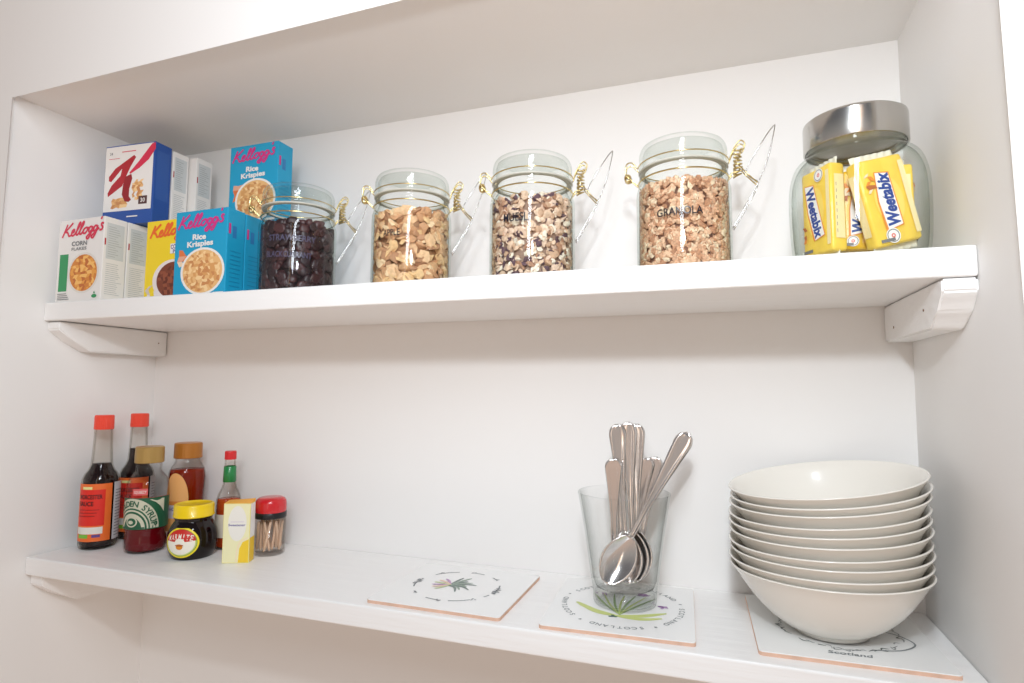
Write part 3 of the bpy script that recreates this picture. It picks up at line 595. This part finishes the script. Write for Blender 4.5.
def sauce_bottle(x, y, label, phi, lev=0.126):
    root = empty('sauce_bottle', (x, y, ZL), face_rot(x, y), label, 'sauce bottle', 'red capped bottles of dark sauce')
    O = [(0, 0), (0.021, 0), (0.0238, 0.002), (0.0248, 0.006), (0.0248, 0.094), (0.0242, 0.103), (0.0215, 0.110), (0.0170, 0.117), (0.0145, 0.124), (0.0136, 0.136), (0.0126, 0.158), (0.0120, 0.174), (0.0120, 0.178)]
    I = [(0.0102, 0.178), (0.0108, 0.158), (0.0118, 0.136), (0.0128, 0.124), (0.0153, 0.117), (0.0198, 0.110), (0.0224, 0.103), (0.0228, 0.094), (0.0228, 0.008), (0.0215, 0.003), (0, 0.003)]
    lathe('glass_bottle', O+I, BOTTLE, root, 56)
    lathe('dark_sauce', [(0, 0.0033), (0.0208, 0.0033), (0.0224, 0.0085), (0.0225, 0.094), (0.0221, 0.103), (0.0195, 0.110), (0.0150, 0.117), (0.0127, 0.1235), (0.0120, lev-0.0005), (0.0119, lev), (0, lev)], SAUCE, root, 56)
    from_bm('cap', knurl(0.0129, 0.1775, 0.1995, 36), REDCAP, root)
    a = Art(); r = 0.0249; ORB = flat(s(240, 112, 44)); RD = flat(s(226, 40, 26)); w2 = 0.0265
    a.rect(-w2, w2, 0.013, 0.0975, ORB, 28, 1)
    a.rect(-w2*0.80, w2*0.66, 0.036, 0.089, RD, 24, 1)
    a.rect(-w2*0.85, w2*0.60, 0.024, 0.034, flat(s(232, 228, 218)), 14, 1)
    a.rect(-w2*0.7, -w2*0.1, 0.018, 0.0235, flat(s(120, 190, 60)), 5, 1); a.rect(w2*0.1, w2*0.5, 0.019, 0.023, PUR, 4, 1)
    a.rect(-w2*0.52, w2*0.02, 0.0895, 0.0935, flat(s(236, 226, 150)), 5, 1)
    a.text('WORCESTER', -w2*0.12, 0.0785, 0.0062, flat(s(70, 16, 20)), width=0.034, bold=0.02); a.text('SAUCE', -w2*0.30, 0.0685, 0.0062, flat(s(70, 16, 20)), width=0.022, bold=0.02)
    for k in range(3): a.rect(-w2*0.7, w2*(0.4-0.1*k), 0.059-0.0045*k, 0.0598-0.0045*k, flat(s(150, 24, 20)), 10, 1)
    a.rect(w2+0.002, w2+0.022, 0.013, 0.0985, flat(s(206, 204, 206)), 8, 1)
    for k in range(16): a.rect(w2+0.005, w2+0.019, 0.018+0.0045*k, 0.0192+0.0045*k, GREY, 6, 1); a.same()
    a.lay += 1
    a.build('paper_label', cyl(r, phi), root, eps=0.0001)
    return root
sauce_bottle(0.0395, 0.0749, 'red capped sauce bottle with orange label, front left on the lower shelf', math.radians(-24))
sauce_bottle(0.0330, 0.1400, 'red capped dark sauce bottle standing behind the green labelled squeezy bottle', math.radians(-20), 0.143)

def squeezy(x, y, label, name, cap, liq, liq_top, lab):
    root = empty(name, (x, y, ZL), face_rot(x, y), label, 'squeezy bottle')
    if lab == 'green':
        O = [(0, 0), (0.023, 0), (0.0268, 0.002), (0.0283, 0.007), (0.0287, 0.018), (0.0276, 0.0235), (0.0276, 0.027), (0.0287, 0.032), (0.0289, 0.088), (0.0280, 0.099), (0.0255, 0.106), (0.0215, 0.1115), (0.0180, 0.1155), (0.0172, 0.119), (0.0172, 0.130)]
        sx = 1.0; sy = 1.0
    else:
        O = [(0, 0), (0.022, 0), (0.0245, 0.003), (0.0252, 0.010), (0.0250, 0.040), (0.0262, 0.080), (0.0272, 0.100), (0.0262, 0.109), (0.0235, 0.1165), (0.0195, 0.1225), (0.0180, 0.126), (0.0180, 0.131)]
        sx = 1.0; sy = 0.86
    off = [(max(r-0.0013, 0), z+(0.0015 if z < 0.004 else 0)) for r, z in O]
    lathe('bottle_body', O+off[::-1], CLEARPL, root, 56, True, sx, sy)
    L = [(max(r-0.0017, 0), z+(0.002 if z < 0.004 else 0)) for r, z in O if z < liq_top]
    lathe('syrup' if lab == 'green' else 'honey', L+[(L[-1][0]*0.98, liq_top), (0, liq_top)], liq, root, 56, True, sx, sy)
    zc = O[-1][1]-0.004
    from_bm('cap', knurl(0.0196 if lab == 'green' else 0.0205, zc+0.0035, zc+0.0275, 30, 0.00012), cap, root)
    a = Art()
    if lab == 'green':
        G = flat(s(30, 92, 62)); CR = flat(s(206, 204, 180)); q = 0.042; zc = 0.045
        a.rect(-q, q, 0.036, 0.081, G, 26, 1)
        cx = -0.016
        for ro, ri in ((0.0365, 0.0250), (0.0230, 0.0210), (0.0185, 0.0140)):
            a.ell(cx, 0.0372, ro, ro*1.18, CR, inner=ri/ro, a0=0.0, a1=PI, rings=2, n=40)
        a.ell(cx, 0.047, 0.0085, 0.0075, CR); a.ell(cx, 0.047, 0.0066, 0.0056, G); a.ell(cx-0.001, 0.0465, 0.0038, 0.0026, CR)
        a.rect(cx-0.018, cx+0.018, 0.0375, 0.0395, G, 12, 1)
        a.ring_text("GOLDEN SYRUP", cx, 0.0372, 0.0306, 0.036, 0.0080, G, start=PI*0.80, span=PI*0.78, bold=0.02)
        a.poly([(cx+0.023, 0.0785), (cx+0.043, 0.0785), (cx+0.043, 0.0590), (cx+0.0375, 0.0675), (cx+0.031, 0.0740)], CR)
        a.rect(-q, q, 0.0812, 0.0816, flat(s(190, 60, 70)), 26, 1)
        a.build('paper_label', cyl(0.0290, math.radians(-8)), root, eps=0.0001)
        b = Art(); PK = flat(s(216, 92, 92)); b.rect(-0.016, 0.004, 0.085, 0.0945, PK, 8, 1)
        b.text('SQUEEZY', -0.006, 0.0897, 0.004, flat(s(240, 226, 220)), width=0.017)
        b.build('neck_label', cyl(0.0290, math.radians(-8)), root, eps=0.0001)
    else:
        OG = flat(s(240, 176, 106)); OG2 = flat(s(226, 138, 62)); mp = lambda u, v, h: ((0.0273+h)*math.sin(u/0.0265-0.62), -(0.0237+h)*math.cos(u/0.0265-0.62), v)
        a.ell(0, 0.066, 0.0195, 0.043, OG, a0=0, a1=PI, n=40, rings=5); a.rect(-0.0195, 0.0195, 0.050, 0.066, OG2, 14, 1)
        a.rect(-0.0195, 0.0195, 0.040, 0.060, flat(s(206, 200, 204)), 14, 1); a.text('HONEY', 0.002, 0.054, 0.005, PUR, width=0.02)
        a.rect(-0.0195, 0.0195, 0.020, 0.040, OG, 14, 1)
        a.build('paper_label', mp, root, eps=0.0001)
    return root
squeezy(0.1243, 0.0860, 'squeezy bottle of dark red syrup with gold cap and green label', 'syrup_bottle', GOLDCAP, SYRUP, 0.040, 'green')
squeezy(0.1345, 0.1460, 'amber honey bottle with brown cap standing behind the yellow lidded jar', 'honey_bottle', AMBCAP, HONEY, 0.113, 'honey')

# yeast extract jar
mx, my = 0.2143, 0.0880
root = empty('spread_jar', (mx, my, ZL), face_rot(mx, my), 'squat round dark brown spread jar with bright yellow lid and oval label', 'jar')
MP = [(0, 0), (0.024, 0), (0.0272, 0.0015), (0.0298, 0.006), (0.0322, 0.014), (0.0332, 0.023), (0.0328, 0.032), (0.0305, 0.041), (0.0262, 0.0485), (0.0240, 0.052), (0.0236, 0.0580), (0, 0.0580)]
lathe('glass_body', round_prof(MP, 3), BLACKGL, root, 64)
lathe('lid', [(0.0, 0.0570), (0.0266, 0.0570), (0.0272, 0.0578), (0.0272, 0.0592), (0.0266, 0.0597), (0.0266, 0.0722), (0.0260, 0.0740), (0.0246, 0.0748), (0.0225, 0.0750), (0.0220, 0.0743), (0, 0.0741)], YCAP, root, 64)
a = Art(); lx, lz = 0.0, 0.0255
def mmap(u, v, h):
    z = min(max(v, 0.002), 0.045); pr = [(0.0272, 0.0015), (0.0298, 0.006), (0.0322, 0.014), (0.0332, 0.023), (0.0328, 0.032), (0.0305, 0.041), (0.0262, 0.048)]
    r = 0.0332
    for (r0, z0), (r1, z1) in zip(pr, pr[1:]):
        if z0 <= z <= z1: r = r0+(r1-r0)*(z-z0)/(z1-z0)
    t = u/0.033-0.50; r += h*1.6+0.0004
    return (r*math.sin(t), -r*math.cos(t), z)
MY = flat(s(248, 226, 40)); MR = flat(s(206, 42, 30)); MG = flat(s(60, 120, 60)); CRM = flat(s(246, 240, 224))
a.ell(lx, lz, 0.0230, 0.0195, MY, n=64, rings=9); a.ell(lx, lz, 0.0205, 0.0172, MG, n=64, rings=9); a.ell(lx, lz, 0.0198, 0.0166, flat(s(200, 214, 120)), n=64, rings=9)
a.ell(lx, lz, 0.0180, 0.0150, CRM, n=64, rings=9)
a.ell(lx, lz+0.001, 0.0192, 0.0160, MR, inner=0.32, a0=0.12, a1=PI-0.12, n=60, rings=9)
for i, ch in enumerate('MARMITE'):
    q = i-3; a.text(ch, lx+q*0.0047, lz+0.0084-abs(q)**1.6*0.00036, 0.0066, CRM, width=0.0036 if ch != 'I' else 0.0011, rot=-q*0.07, bold=0.012); a.same()
a.lay += 1
a.ell(lx, lz-0.0045, 0.0042, 0.0036, flat(s(226, 140, 30)), rings=2, n=20); a.ell(lx, lz-0.0025, 0.0050, 0.0012, flat(s(180, 90, 30)), rings=1, n=20)
a.V = [(x*1.08, (y-lz)*1.08+lz, q) for x, y, q in a.V]
a.build('oval_label', mmap, root, eps=0.00012)

# hot pepper sauce
tx, ty = 0.2265, 0.1400
root = empty('pepper_sauce_bottle', (tx, ty, ZL), face_rot(tx, ty), 'slim chilli sauce bottle with red cap and green neck, behind the pale yellow carton', 'sauce bottle')
TO = [(0, 0), (0.0155, 0), (0.0178, 0.002), (0.0182, 0.006), (0.0182, 0.062), (0.0176, 0.072), (0.0150, 0.081), (0.0112, 0.089), (0.0092, 0.095), (0.0086, 0.102), (0.0078, 0.132), (0.0074, 0.136)]
TI = [(max(r-0.0014, 0), z+(0.002 if z < 0.003 else 0)) for r, z in TO]
lathe('glass_bottle', TO+TI[::-1], BOTTLE, root, 48)
lathe('chilli_sauce', [(max(r-0.0017, 0), z+(0.0025 if z < 0.003 else 0)) for r, z in TO if z < 0.073]+[(0.0156, 0.0735), (0, 0.0735)], CHILLI, root, 48)
lathe('green_neck_foil', [(0.0089, 0.0985), (0.0095, 0.0990), (0.0088, 0.122), (0.0082, 0.1225), (0.0082, 0.121), (0.0088, 0.1)], pmat('green_foil', s(28, 130, 66), 0.3, coat=0.4, bump=0.4, bscale=200), root, 40)
from_bm('cap', knurl(0.0084, 0.1325, 0.1455, 8, 0.0006), pmat('bright_red_cap', s(214, 26, 30), 0.35, coat=0.3), root)
a = Art(); a.rect(-0.022, 0.022, 0.018, 0.052, flat(s(226, 214, 196)), 16, 1); a.poly([(-0.012, 0.035), (0, 0.050), (0.012, 0.035), (0, 0.020)], flat(s(196, 70, 50)))
a.build('paper_label', cyl(0.0183, -0.2), root)

# pale yellow sweetener carton
cx, cy, cr_ = 0.2985, 0.0870, math.radians(23)
root = empty('sweetener_box', (cx, cy, ZL), cr_, 'small pale yellow and white carton in front of the chilli sauce bottle', 'carton')
PY = pmat('pale_yellow_card', s(244, 232, 150), 0.5); w2, d2, h2 = 0.0365, 0.0185, 0.0815
from_bm('carton', box_bm(-w2/2, w2/2, -d2/2, d2/2, 0, h2, 0.0006, 2), PY, root)
bm = bmesh.new(); v = [bm.verts.new(q) for q in ((-w2/2, -d2/2, h2), (w2/2, -d2/2, h2), (w2/2, d2/2, h2+0.004), (-w2/2, d2/2, h2+0.0015), (-w2/2, d2/2, h2), (w2/2, d2/2, h2))]
for f in ((0, 1, 2, 3), (3, 2, 5, 4), (1, 5, 2), (0, 3, 4), (0, 4, 5, 1)): bm.faces.new([v[i] for i in f])
o = from_bm('open_flap', bm, flat(s(246, 176, 60)), root); o['label'] = 'orange top flap'
a = Art(); a.rect(-w2/2+0.0008, w2/2-0.0008, 0.001, h2-0.001, flat(s(242, 236, 188)), 2, 2)
a.ell(0.001, 0.054, 0.0125, 0.024, flat(s(240, 236, 226)), n=32)
a.poly([(0.0035, 0.001), (0.005, 0.020), (0.009, 0.0285), (w2/2-0.0008, 0.0325), (w2/2-0.0008, 0.001)], flat(s(246, 206, 50)))
a.stroke([(0.001, 0.002), (0.0022, 0.018), (0.006, 0.029), (0.016, 0.0345)], 0.0018, flat(s(246, 226, 190)))
a.text('Sweetener', 0.0005, 0.052, 0.0032, flat(s(90, 80, 150)), width=0.023, bold=0.02); a.rect(-0.008, 0.010, 0.0560, 0.0565, flat(s(200, 180, 210)))
a.build('printed_front', front(d2), root)
b = Art(); b.rect(-d2/2+0.0008, d2/2-0.0008, 0.034, h2-0.001, flat(s(242, 240, 236))); b.rect(-d2/2+0.0008, d2/2-0.0008, 0.001, 0.034, flat(s(240, 198, 46)))
b.build('printed_side', rside(w2), root)

# toothpick pot
px, py = 0.3100, 0.1360
root = empty('toothpick_pot', (px, py, ZL), face_rot(px, py), 'small clear pot with domed red lid, right of the yellow carton', 'pot')
lathe('clear_pot', [(0, 0), (0.0200, 0), (0.0212, 0.0012), (0.0214, 0.004), (0.0214, 0.056), (0.0200, 0.056), (0.0200, 0.005), (0, 0.004)], CLEARPL, root, 48)
lathe('black_band', [(0.0195, 0.0525), (0.0221, 0.0525), (0.0223, 0.0535), (0.0223, 0.0600), (0.0218, 0.0608), (0, 0.0608)], pmat('black_plastic', s(22, 20, 22), 0.35), root, 48)
lathe('red_lid', round_prof([(0.0216, 0.0606), (0.0222, 0.0640), (0.0222, 0.0700), (0.0212, 0.0765), (0.0180, 0.0805), (0.0120, 0.0820), (0, 0.0824)], 4), pmat('red_plastic', s(206, 24, 34), 0.25, coat=0.5), root, 48)
WOODP = pmat('birch_wood', s(240, 206, 178), 0.7, vary=0.08, bscale=60)
def pick(a0, r0, a1, r1, lab):
    p0 = Vector((px+r0*math.cos(a0), py+r0*math.sin(a0), ZL+0.0062)); p1 = Vector((px+r1*math.cos(a1), py+r1*math.sin(a1), ZL+0.0490))
    d = p1-p0; bm = bmesh.new(); pts = [Vector((0, 0, 0)), d*0.06, d*0.94, d]; rr = (0.0004, 0.0019, 0.0019, 0.0004); rings = []
    s1 = d.cross(Vector((0, 1, 0))).normalized(); s2 = d.cross(s1).normalized()
    for q, r in zip(pts, rr): rings.append([bm.verts.new(q+r*(math.cos(k*PI/4)*s1+math.sin(k*PI/4)*s2)) for k in range(8)])
    for A, B in zip(rings, rings[1:]):
        for k in range(8): bm.faces.new((A[k], A[(k+1) % 8], B[(k+1) % 8], B[k]))
    bm.faces.new(rings[0]); bm.faces.new(rings[-1][::-1])
    o = from_bm('toothpick', bm, WOODP, None, True); o.location = p0
    return tag(o, lab, 'toothpick', 'wooden toothpicks in the red lidded pot')
rt = random.Random(12)
for k in range(15):
    a0 = 2*PI*k/15+rt.uniform(-0.1, 0.1); r_ = (0.0172, 0.0130, 0.0088)[k % 3]
    tw = (0.5, -0.7, 0.9)[k % 3]
    pick(a0, r_, a0+tw, r_, 'wooden toothpick standing in the clear red lidded pot')

# ---------------------------------------------------------------- placemats
def mat_(x0, y0, x1, y1, S, label, kind):
    ang = math.atan2(y1-y0, x1-x0); L = math.hypot(x1-x0, y1-y0); cx = (x0+x1)/2-math.sin(ang)*S/2; cy = (y0+y1)/2+math.cos(ang)*S/2
    root = empty('placemat', (cx, cy, ZL), ang, label, 'placemat', 'square white placemats on the lower shelf')
    def slab(z0, z1, inset, mat, nm):
        bm = bmesh.new(); bmesh.ops.create_cube(bm, size=1)
        for v in bm.verts: v.co = Vector((v.co.x*(L-inset), v.co.y*(S-inset), z0+(v.co.z+0.5)*(z1-z0)))
        ve = [e_ for e_ in bm.edges if abs(e_.verts[0].co.z-e_.verts[1].co.z) > 1e-4]
        bmesh.ops.bevel(bm, geom=ve, offset=0.004, segments=4, affect='EDGES', profile=0.5)
        return from_bm(nm, bm, mat, root)
    slab(0, 0.0033, 0, MDF, 'hardboard_base'); slab(0.0033, 0.0042, 0.0004, LAMIN, 'white_top')
    a = Art(); rnd = random.Random(kind); INKG = flat(s(122, 128, 130)); LIME = flat(s(204, 214, 130)); PURP = flat(s(140, 96, 150)); DG = flat(s(60, 84, 78))
    if kind == 1:
        ox, oy = -0.003, 0.002
        for k in range(10):
            a0 = 2*PI*k/10+rnd.uniform(-0.15, 0.15); a.ell(ox, oy, 0.053, 0.053, INKG, inner=0.965, a0=a0, a1=a0+rnd.uniform(0.15, 0.5), n=8, rings=1); a.same()
        for k in range(0, 8):
            aa = 2*PI*k/8; a.blobs(0.7, in_ell(rnd, ox+0.053*math.cos(aa), oy+0.053*math.sin(aa), 0.003, 0.003), 0.0020, [INKG, flat(s(150, 150, 152))], rnd)
        for sgn in (-1, 1):
            a.blobs(0.7, in_ell(rnd, ox+sgn*0.052, oy-0.002, 0.004, 0.012), 0.0022, [INKG, flat(s(150, 150, 152))], rnd)
        for k in range(9):
            aa = -0.9+k*0.28; L2 = rnd.uniform(0.022, 0.036)
            a.stroke([(ox-0.010, oy-0.004), (ox-0.01+L2*0.6*math.cos(aa), oy+L2*0.5*math.sin(aa)+0.003), (ox-0.01+L2*math.cos(aa), oy+L2*math.sin(aa))], 0.0034, flat(s(150, 168, 152)) if k % 2 else flat(s(120, 134, 128)), taper=True)
        for k in range(6):
            aa = 2.2+k*0.4; a.stroke([(ox-0.008, oy), (ox-0.010+0.012*math.cos(aa), oy+0.016*math.sin(aa)), (ox-0.01+0.022*math.cos(aa), oy+0.022*math.sin(aa))], 0.0036, [flat(s(190, 150, 190)), flat(s(236, 200, 180)), flat(s(206, 214, 160))][k % 3], taper=True)
    elif kind == 2:
        a.ring_text('SCOTLAND * SCOTLAND * SCOTLAND * SCOTLAND * SCOTLAND * ', 0, 0, 0.0640, 0.0640, 0.0058, INKG, start=-PI/2+0.46, span=2*PI, bold=0.02)
        for k in range(9):
            aa = PI+0.9-k*0.12; a.stroke([(-0.002, -0.032), (-0.026, -0.022-0.002*k), (-0.050+0.002*k, -0.006-0.003*k)], 0.004, LIME, taper=True) if k < 3 else None
        a.stroke([(-0.004, -0.033), (0.02, -0.028), (0.048, -0.012)], 0.008, LIME, taper=True); a.stroke([(-0.004, -0.034), (0.022, -0.036), (0.044, -0.028)], 0.007, LIME, taper=True)
        a.stroke([(-0.004, -0.033), (-0.025, -0.026), (-0.050, -0.004)], 0.009, LIME, taper=True)
        a.blobs(0.7, in_ell(rnd, -0.006, -0.035, 0.006, 0.003), 0.0030, [DG, flat(s(90, 120, 96))], rnd)
        for sx_, sy_ in ((0.044, 0.004), (-0.028, 0.030), (0.02, 0.04)): a.blobs(0.7, in_ell(rnd, sx_, sy_, 0.007, 0.005), 0.0034, [PURP, flat(s(176, 140, 184))], rnd)
        for k in range(7): a.stroke([(0.0, -0.03), (0.006*k-0.02, 0.0), (0.012*k-0.036, 0.032)], 0.0026, LIME if k % 2 else flat(s(150, 176, 110)), taper=True)
    else:
        for k in range(70):
            aa = 2*PI*k/70
            if rnd.random() < 0.8: a.stroke([(0.054*math.cos(aa)+rnd.uniform(-0.003, 0.003), -0.002+0.050*math.sin(aa)+rnd.uniform(-0.003, 0.003)), (0.054*math.cos(aa+0.07)+rnd.uniform(-0.004, 0.004), -0.002+0.050*math.sin(aa+0.07)+rnd.uniform(-0.004, 0.004)), (0.054*math.cos(aa+0.14), -0.002+0.050*math.sin(aa+0.14))], rnd.uniform(0.0008, 0.002), [INKG, flat(s(150, 152, 150)), flat(s(84, 90, 88))][k % 3], taper=True); a.lay = 2
        a.lay = 8
        a.stroke([(0.02, -0.046), (0.045, -0.040), (0.062, -0.022), (0.055, -0.004), (0.042, 0.004)], 0.0016, INKG)
        a.text('Scotland', -0.002, -0.0615, 0.0062, INKG, width=0.036, shear=0.2, bold=0.02)
    a.build('printed_design', lambda u, v, h: (u, v, 0.0042+h), root, eps=0.000015, base=0.0001)
    return root
mat_(0.5565, 0.0100, 0.7185, 0.0092, 0.150, 'white placemat with small botanical drawing and nothing standing on it', 1)
mat_(0.7615, 0.0065, 0.9150, 0.0145, 0.158, 'white placemat ringed with lettering, under the glass of spoons', 2)
mat_(0.9700, 0.0170, 1.1300, 0.0225, 0.158, 'white placemat under the stack of white bowls', 3)

# ---------------------------------------------------------------- tumbler of spoons
ZM = ZL+0.0043
gx, gy = 0.8358, 0.0985
grz = face_rot(gx, gy)
root = empty('glass_tumbler', (gx, gy, ZM), grz, 'clear glass tumbler holding spoons on the lettered placemat', 'glass')
GO = [(0, 0.0012), (0.0290, 0.0006), (0.0325, 0), (0.0345, 0.0012), (0.0352, 0.0040), (0.0352, 0.0110), (0.0358, 0.0165), (0.0372, 0.0250), (0.0440, 0.0750), (0.0512, 0.1180), (0.0520, 0.1208), (0.0516, 0.1222)]
GI = [(0.0502, 0.1222), (0.0496, 0.1205), (0.0488, 0.1170), (0.0420, 0.0760), (0.0350, 0.0260), (0.0325, 0.0195), (0.026, 0.0170), (0, 0.0165)]
lathe('glass_wall', GO+GI, GLASS2, root, 72)
lathe('thick_base', [(0, 0.0030), (0.028, 0.0024), (0.0325, 0.0030), (0.0336, 0.0070), (0.0334, 0.0120), (0.0300, 0.0150), (0, 0.0148)], glassmat('base_glass', (0.97, 0.975, 0.97), (0.70, 0.72, 0.71), 1.3), root, 72)
def spoon(bot, top, roll, label, wk=1.0):
    # bot/top in the tumbler's own frame (metres)
    b = Vector(bot); t = Vector(top); L = (t-b).length
    zax = (t-b).normalized(); f = Vector((math.sin(roll), -math.cos(roll), 0)); f = (f-zax*f.dot(zax)).normalized(); xax = f.cross(zax)*-1
    M = Matrix(((xax.x, -f.x, zax.x, b.x), (xax.y, -f.y, zax.y, b.y), (xax.z, -f.z, zax.z, b.z), (0, 0, 0, 1)))
    root = empty('spoon', (0, 0, 0), 0, label, 'spoon', 'steel spoons standing in the tumbler')
    root.matrix_world = Matrix.Translation((gx, gy, ZM)) @ Matrix.Rotation(grz, 4, 'Z') @ M
    bl = 0.056*wk if L > 0.15 else 0.044
    def grid(st, mat, nm, thick, bevel=False):
        bm = bmesh.new(); rows = []; nx = 12
        for (z, hw, y, dep) in st:
            row = []
            for i in range(nx+1):
                u = -1+2*i/nx; row.append(bm.verts.new((hw*u, y+dep*(1-u*u)+(0.0 if not bevel else -0.0006*(1 if 0.62 < abs(u) < 0.9 else 0)), z)))
            rows.append(row)
        for A, B in zip(rows, rows[1:]):
            for i in range(nx): bm.faces.new((A[i], A[i+1], B[i+1], B[i]))
        o = from_bm(nm, bm, mat, root, True)
        so = o.modifiers.new('thickness', 'SOLIDIFY'); so.thickness = thick; so.offset = 0
        return o
    hw = 0.0190*wk if L > 0.15 else 0.0145
    st = []
    for i in range(17):
        q = i/16; w_ = hw*math.sin(PI*min(q*0.98+0.01, 1))**0.62*(1.0-0.10*q) if q < 1 else 0.003
        st.append((bl*q, max(w_, 0.0026), -0.002+0.004*q*q, 0.0080*math.sin(PI*q)**0.8 if 0 < q < 1 else 0))
    grid(st, STEEL, 'spoon_bowl', 0.0011)
    ht = []; n = 34
    for i in range(n+1):
        q = i/n; z = bl*0.97+(L-bl*0.97)*q
        w_ = 0.0028+0.0005*q if q < 0.3 else 0.003+(0.0066*wk)*min((q-0.3)/0.6, 1)**1.1
        if q > 0.90: w_ *= math.sqrt(max(1-((q-0.90)/0.1005)**2, 0.02))
        ht.append((z, w_, 0.002+0.004*math.sin(PI*q)*0.6-0.002*q, 0.0014*(1-q)-0.0006*q))
    grid(ht, STEEL, 'handle', 0.0019, True)
    return root
spoon((-0.021, -0.0155, 0.0240), (0.072, 0.000, 0.190), 0.0, 'steel spoon leaning far right out of the tumbler, bowl facing front', 1.06)
spoon((0.004, -0.003, 0.0215), (-0.007, 0.004, 0.1985), 0.1, 'tall upright spoon, leftmost of the tall handle cluster in the tumbler')
spoon((0.010, 0.003, 0.0215), (0.005, 0.008, 0.2010), 0.0, 'tall upright spoon in the middle of the tall handle cluster')
spoon((0.013, 0.009, 0.0215), (0.0155, 0.014, 0.1985), -0.1, 'tall upright spoon, rightmost of the tall handle cluster in the tumbler')
spoon((-0.012, 0.004, 0.0215), (-0.0110, -0.006, 0.1600), 0.1, 'short teaspoon at the left edge of the tumbler, lowest handle on that side')
spoon((-0.006, 0.014, 0.0215), (-0.0025, 0.020, 0.1610), 0.0, 'short teaspoon tucked behind the left teaspoon in the tumbler')
spoon((0.006, 0.0165, 0.0215), (0.0270, 0.018, 0.1590), 0.1, 'short teaspoon right of the tall handles in the tumbler')
spoon((0.012, 0.0215, 0.0225), (0.0375, 0.024, 0.1600), -0.1, 'short teaspoon between the tall handles and the leaning spoon')

# ---------------------------------------------------------------- stack of bowls
BO = [(0, 0.0025), (0.0300, 0.0022), (0.0318, 0.0), (0.0338, 0.0), (0.0346, 0.0028), (0.0430, 0.0070), (0.0560, 0.0165), (0.0680, 0.0290), (0.0775, 0.0420), (0.0845, 0.0535), (0.0895, 0.0600), (0.0908, 0.0614), (0.0908, 0.0622)]
BI = [(0.0896, 0.0626), (0.0872, 0.0605), (0.0825, 0.0548), (0.0752, 0.0430), (0.0660, 0.0308), (0.0540, 0.0192), (0.0415, 0.0100), (0.0300, 0.0062), (0, 0.0056)]
bowl_me = None
ordn = ['bottom bowl of the white stack, resting on the placemat', 'second bowl up from the bottom of the white stack', 'third bowl up from the bottom of the white stack', 'fourth bowl up from the bottom of the white stack',
        'fifth bowl up from the bottom of the white stack', 'fifth bowl down from the top of the white stack', 'fourth bowl down from the top of the white stack', 'third bowl down from the top of the white stack',
        'second bowl down, just under the top bowl of the white stack', 'top bowl of the white stack, tilted with its empty inside showing']
dz_ = [0, 0.0086, 0.0190, 0.0276, 0.0392, 0.0487, 0.0575, 0.0690, 0.0768, 0.0865]
for i in range(10):
    q = i/9; ax = 0.030+0.108*q; ay = -0.012+0.070*q
    hz = 0.0628+dz_[i]
    c = Vector((1.0390+R.uniform(-0.0012, 0.0012), 0.0890-0.001*q, ZM+hz))
    if bowl_me is None:
        o = lathe('bowl', round_prof(BO[4:], 3)[:] and (BO[:4]+round_prof(BO[4:]+BI, 3)), CERAMIC, None, 96)
        for v in o.data.vertices: v.co.z -= 0.0614
        bowl_me = o.data
    else:
        o = bpy.data.objects.new('bowl', bowl_me); COL.objects.link(o)
    nrm = Vector((-ax, -ay, 1)).normalized(); xa = Vector((1, 0, ax)).normalized(); ya = nrm.cross(xa)
    o.matrix_world = Matrix(((xa.x, ya.x, nrm.x, c.x), (xa.y, ya.y, nrm.y, c.y), (xa.z, ya.z, nrm.z, c.z), (0, 0, 0, 1)))
    tag(o, ('white ceramic bowl, ' + ordn[i]).replace('white stack', 'stack'), 'bowl', 'white ceramic bowls stacked on the placemat')

# printing, labels, crimps and screws belong to the part they sit on
BODY = {'printed_front': 'carton', 'printed_side': 'carton', 'top_flap': 'carton', 'open_flap': 'carton', 'paper_label': ('glass_bottle', 'bottle_body'), 'neck_label': 'bottle_body',
        'handwritten_label': 'glass_body', 'oval_label': 'glass_body', 'screw_head': 'batten', 'crimped_end': 'wrapper', 'printed_face': 'wrapper', 'printed_edge': 'wrapper', 'printed_design': 'white_top'}
for r in [o for o in COL.objects if o.type == 'EMPTY']:
    kids = list(r.children)
    for c in kids:
        want = BODY.get(c.name.split('.')[0])
        if not want: continue
        for b in kids:
            if b.name.split('.')[0] in (want if isinstance(want, tuple) else (want,)): c.parent = b; break
bpy.context.view_layer.update()
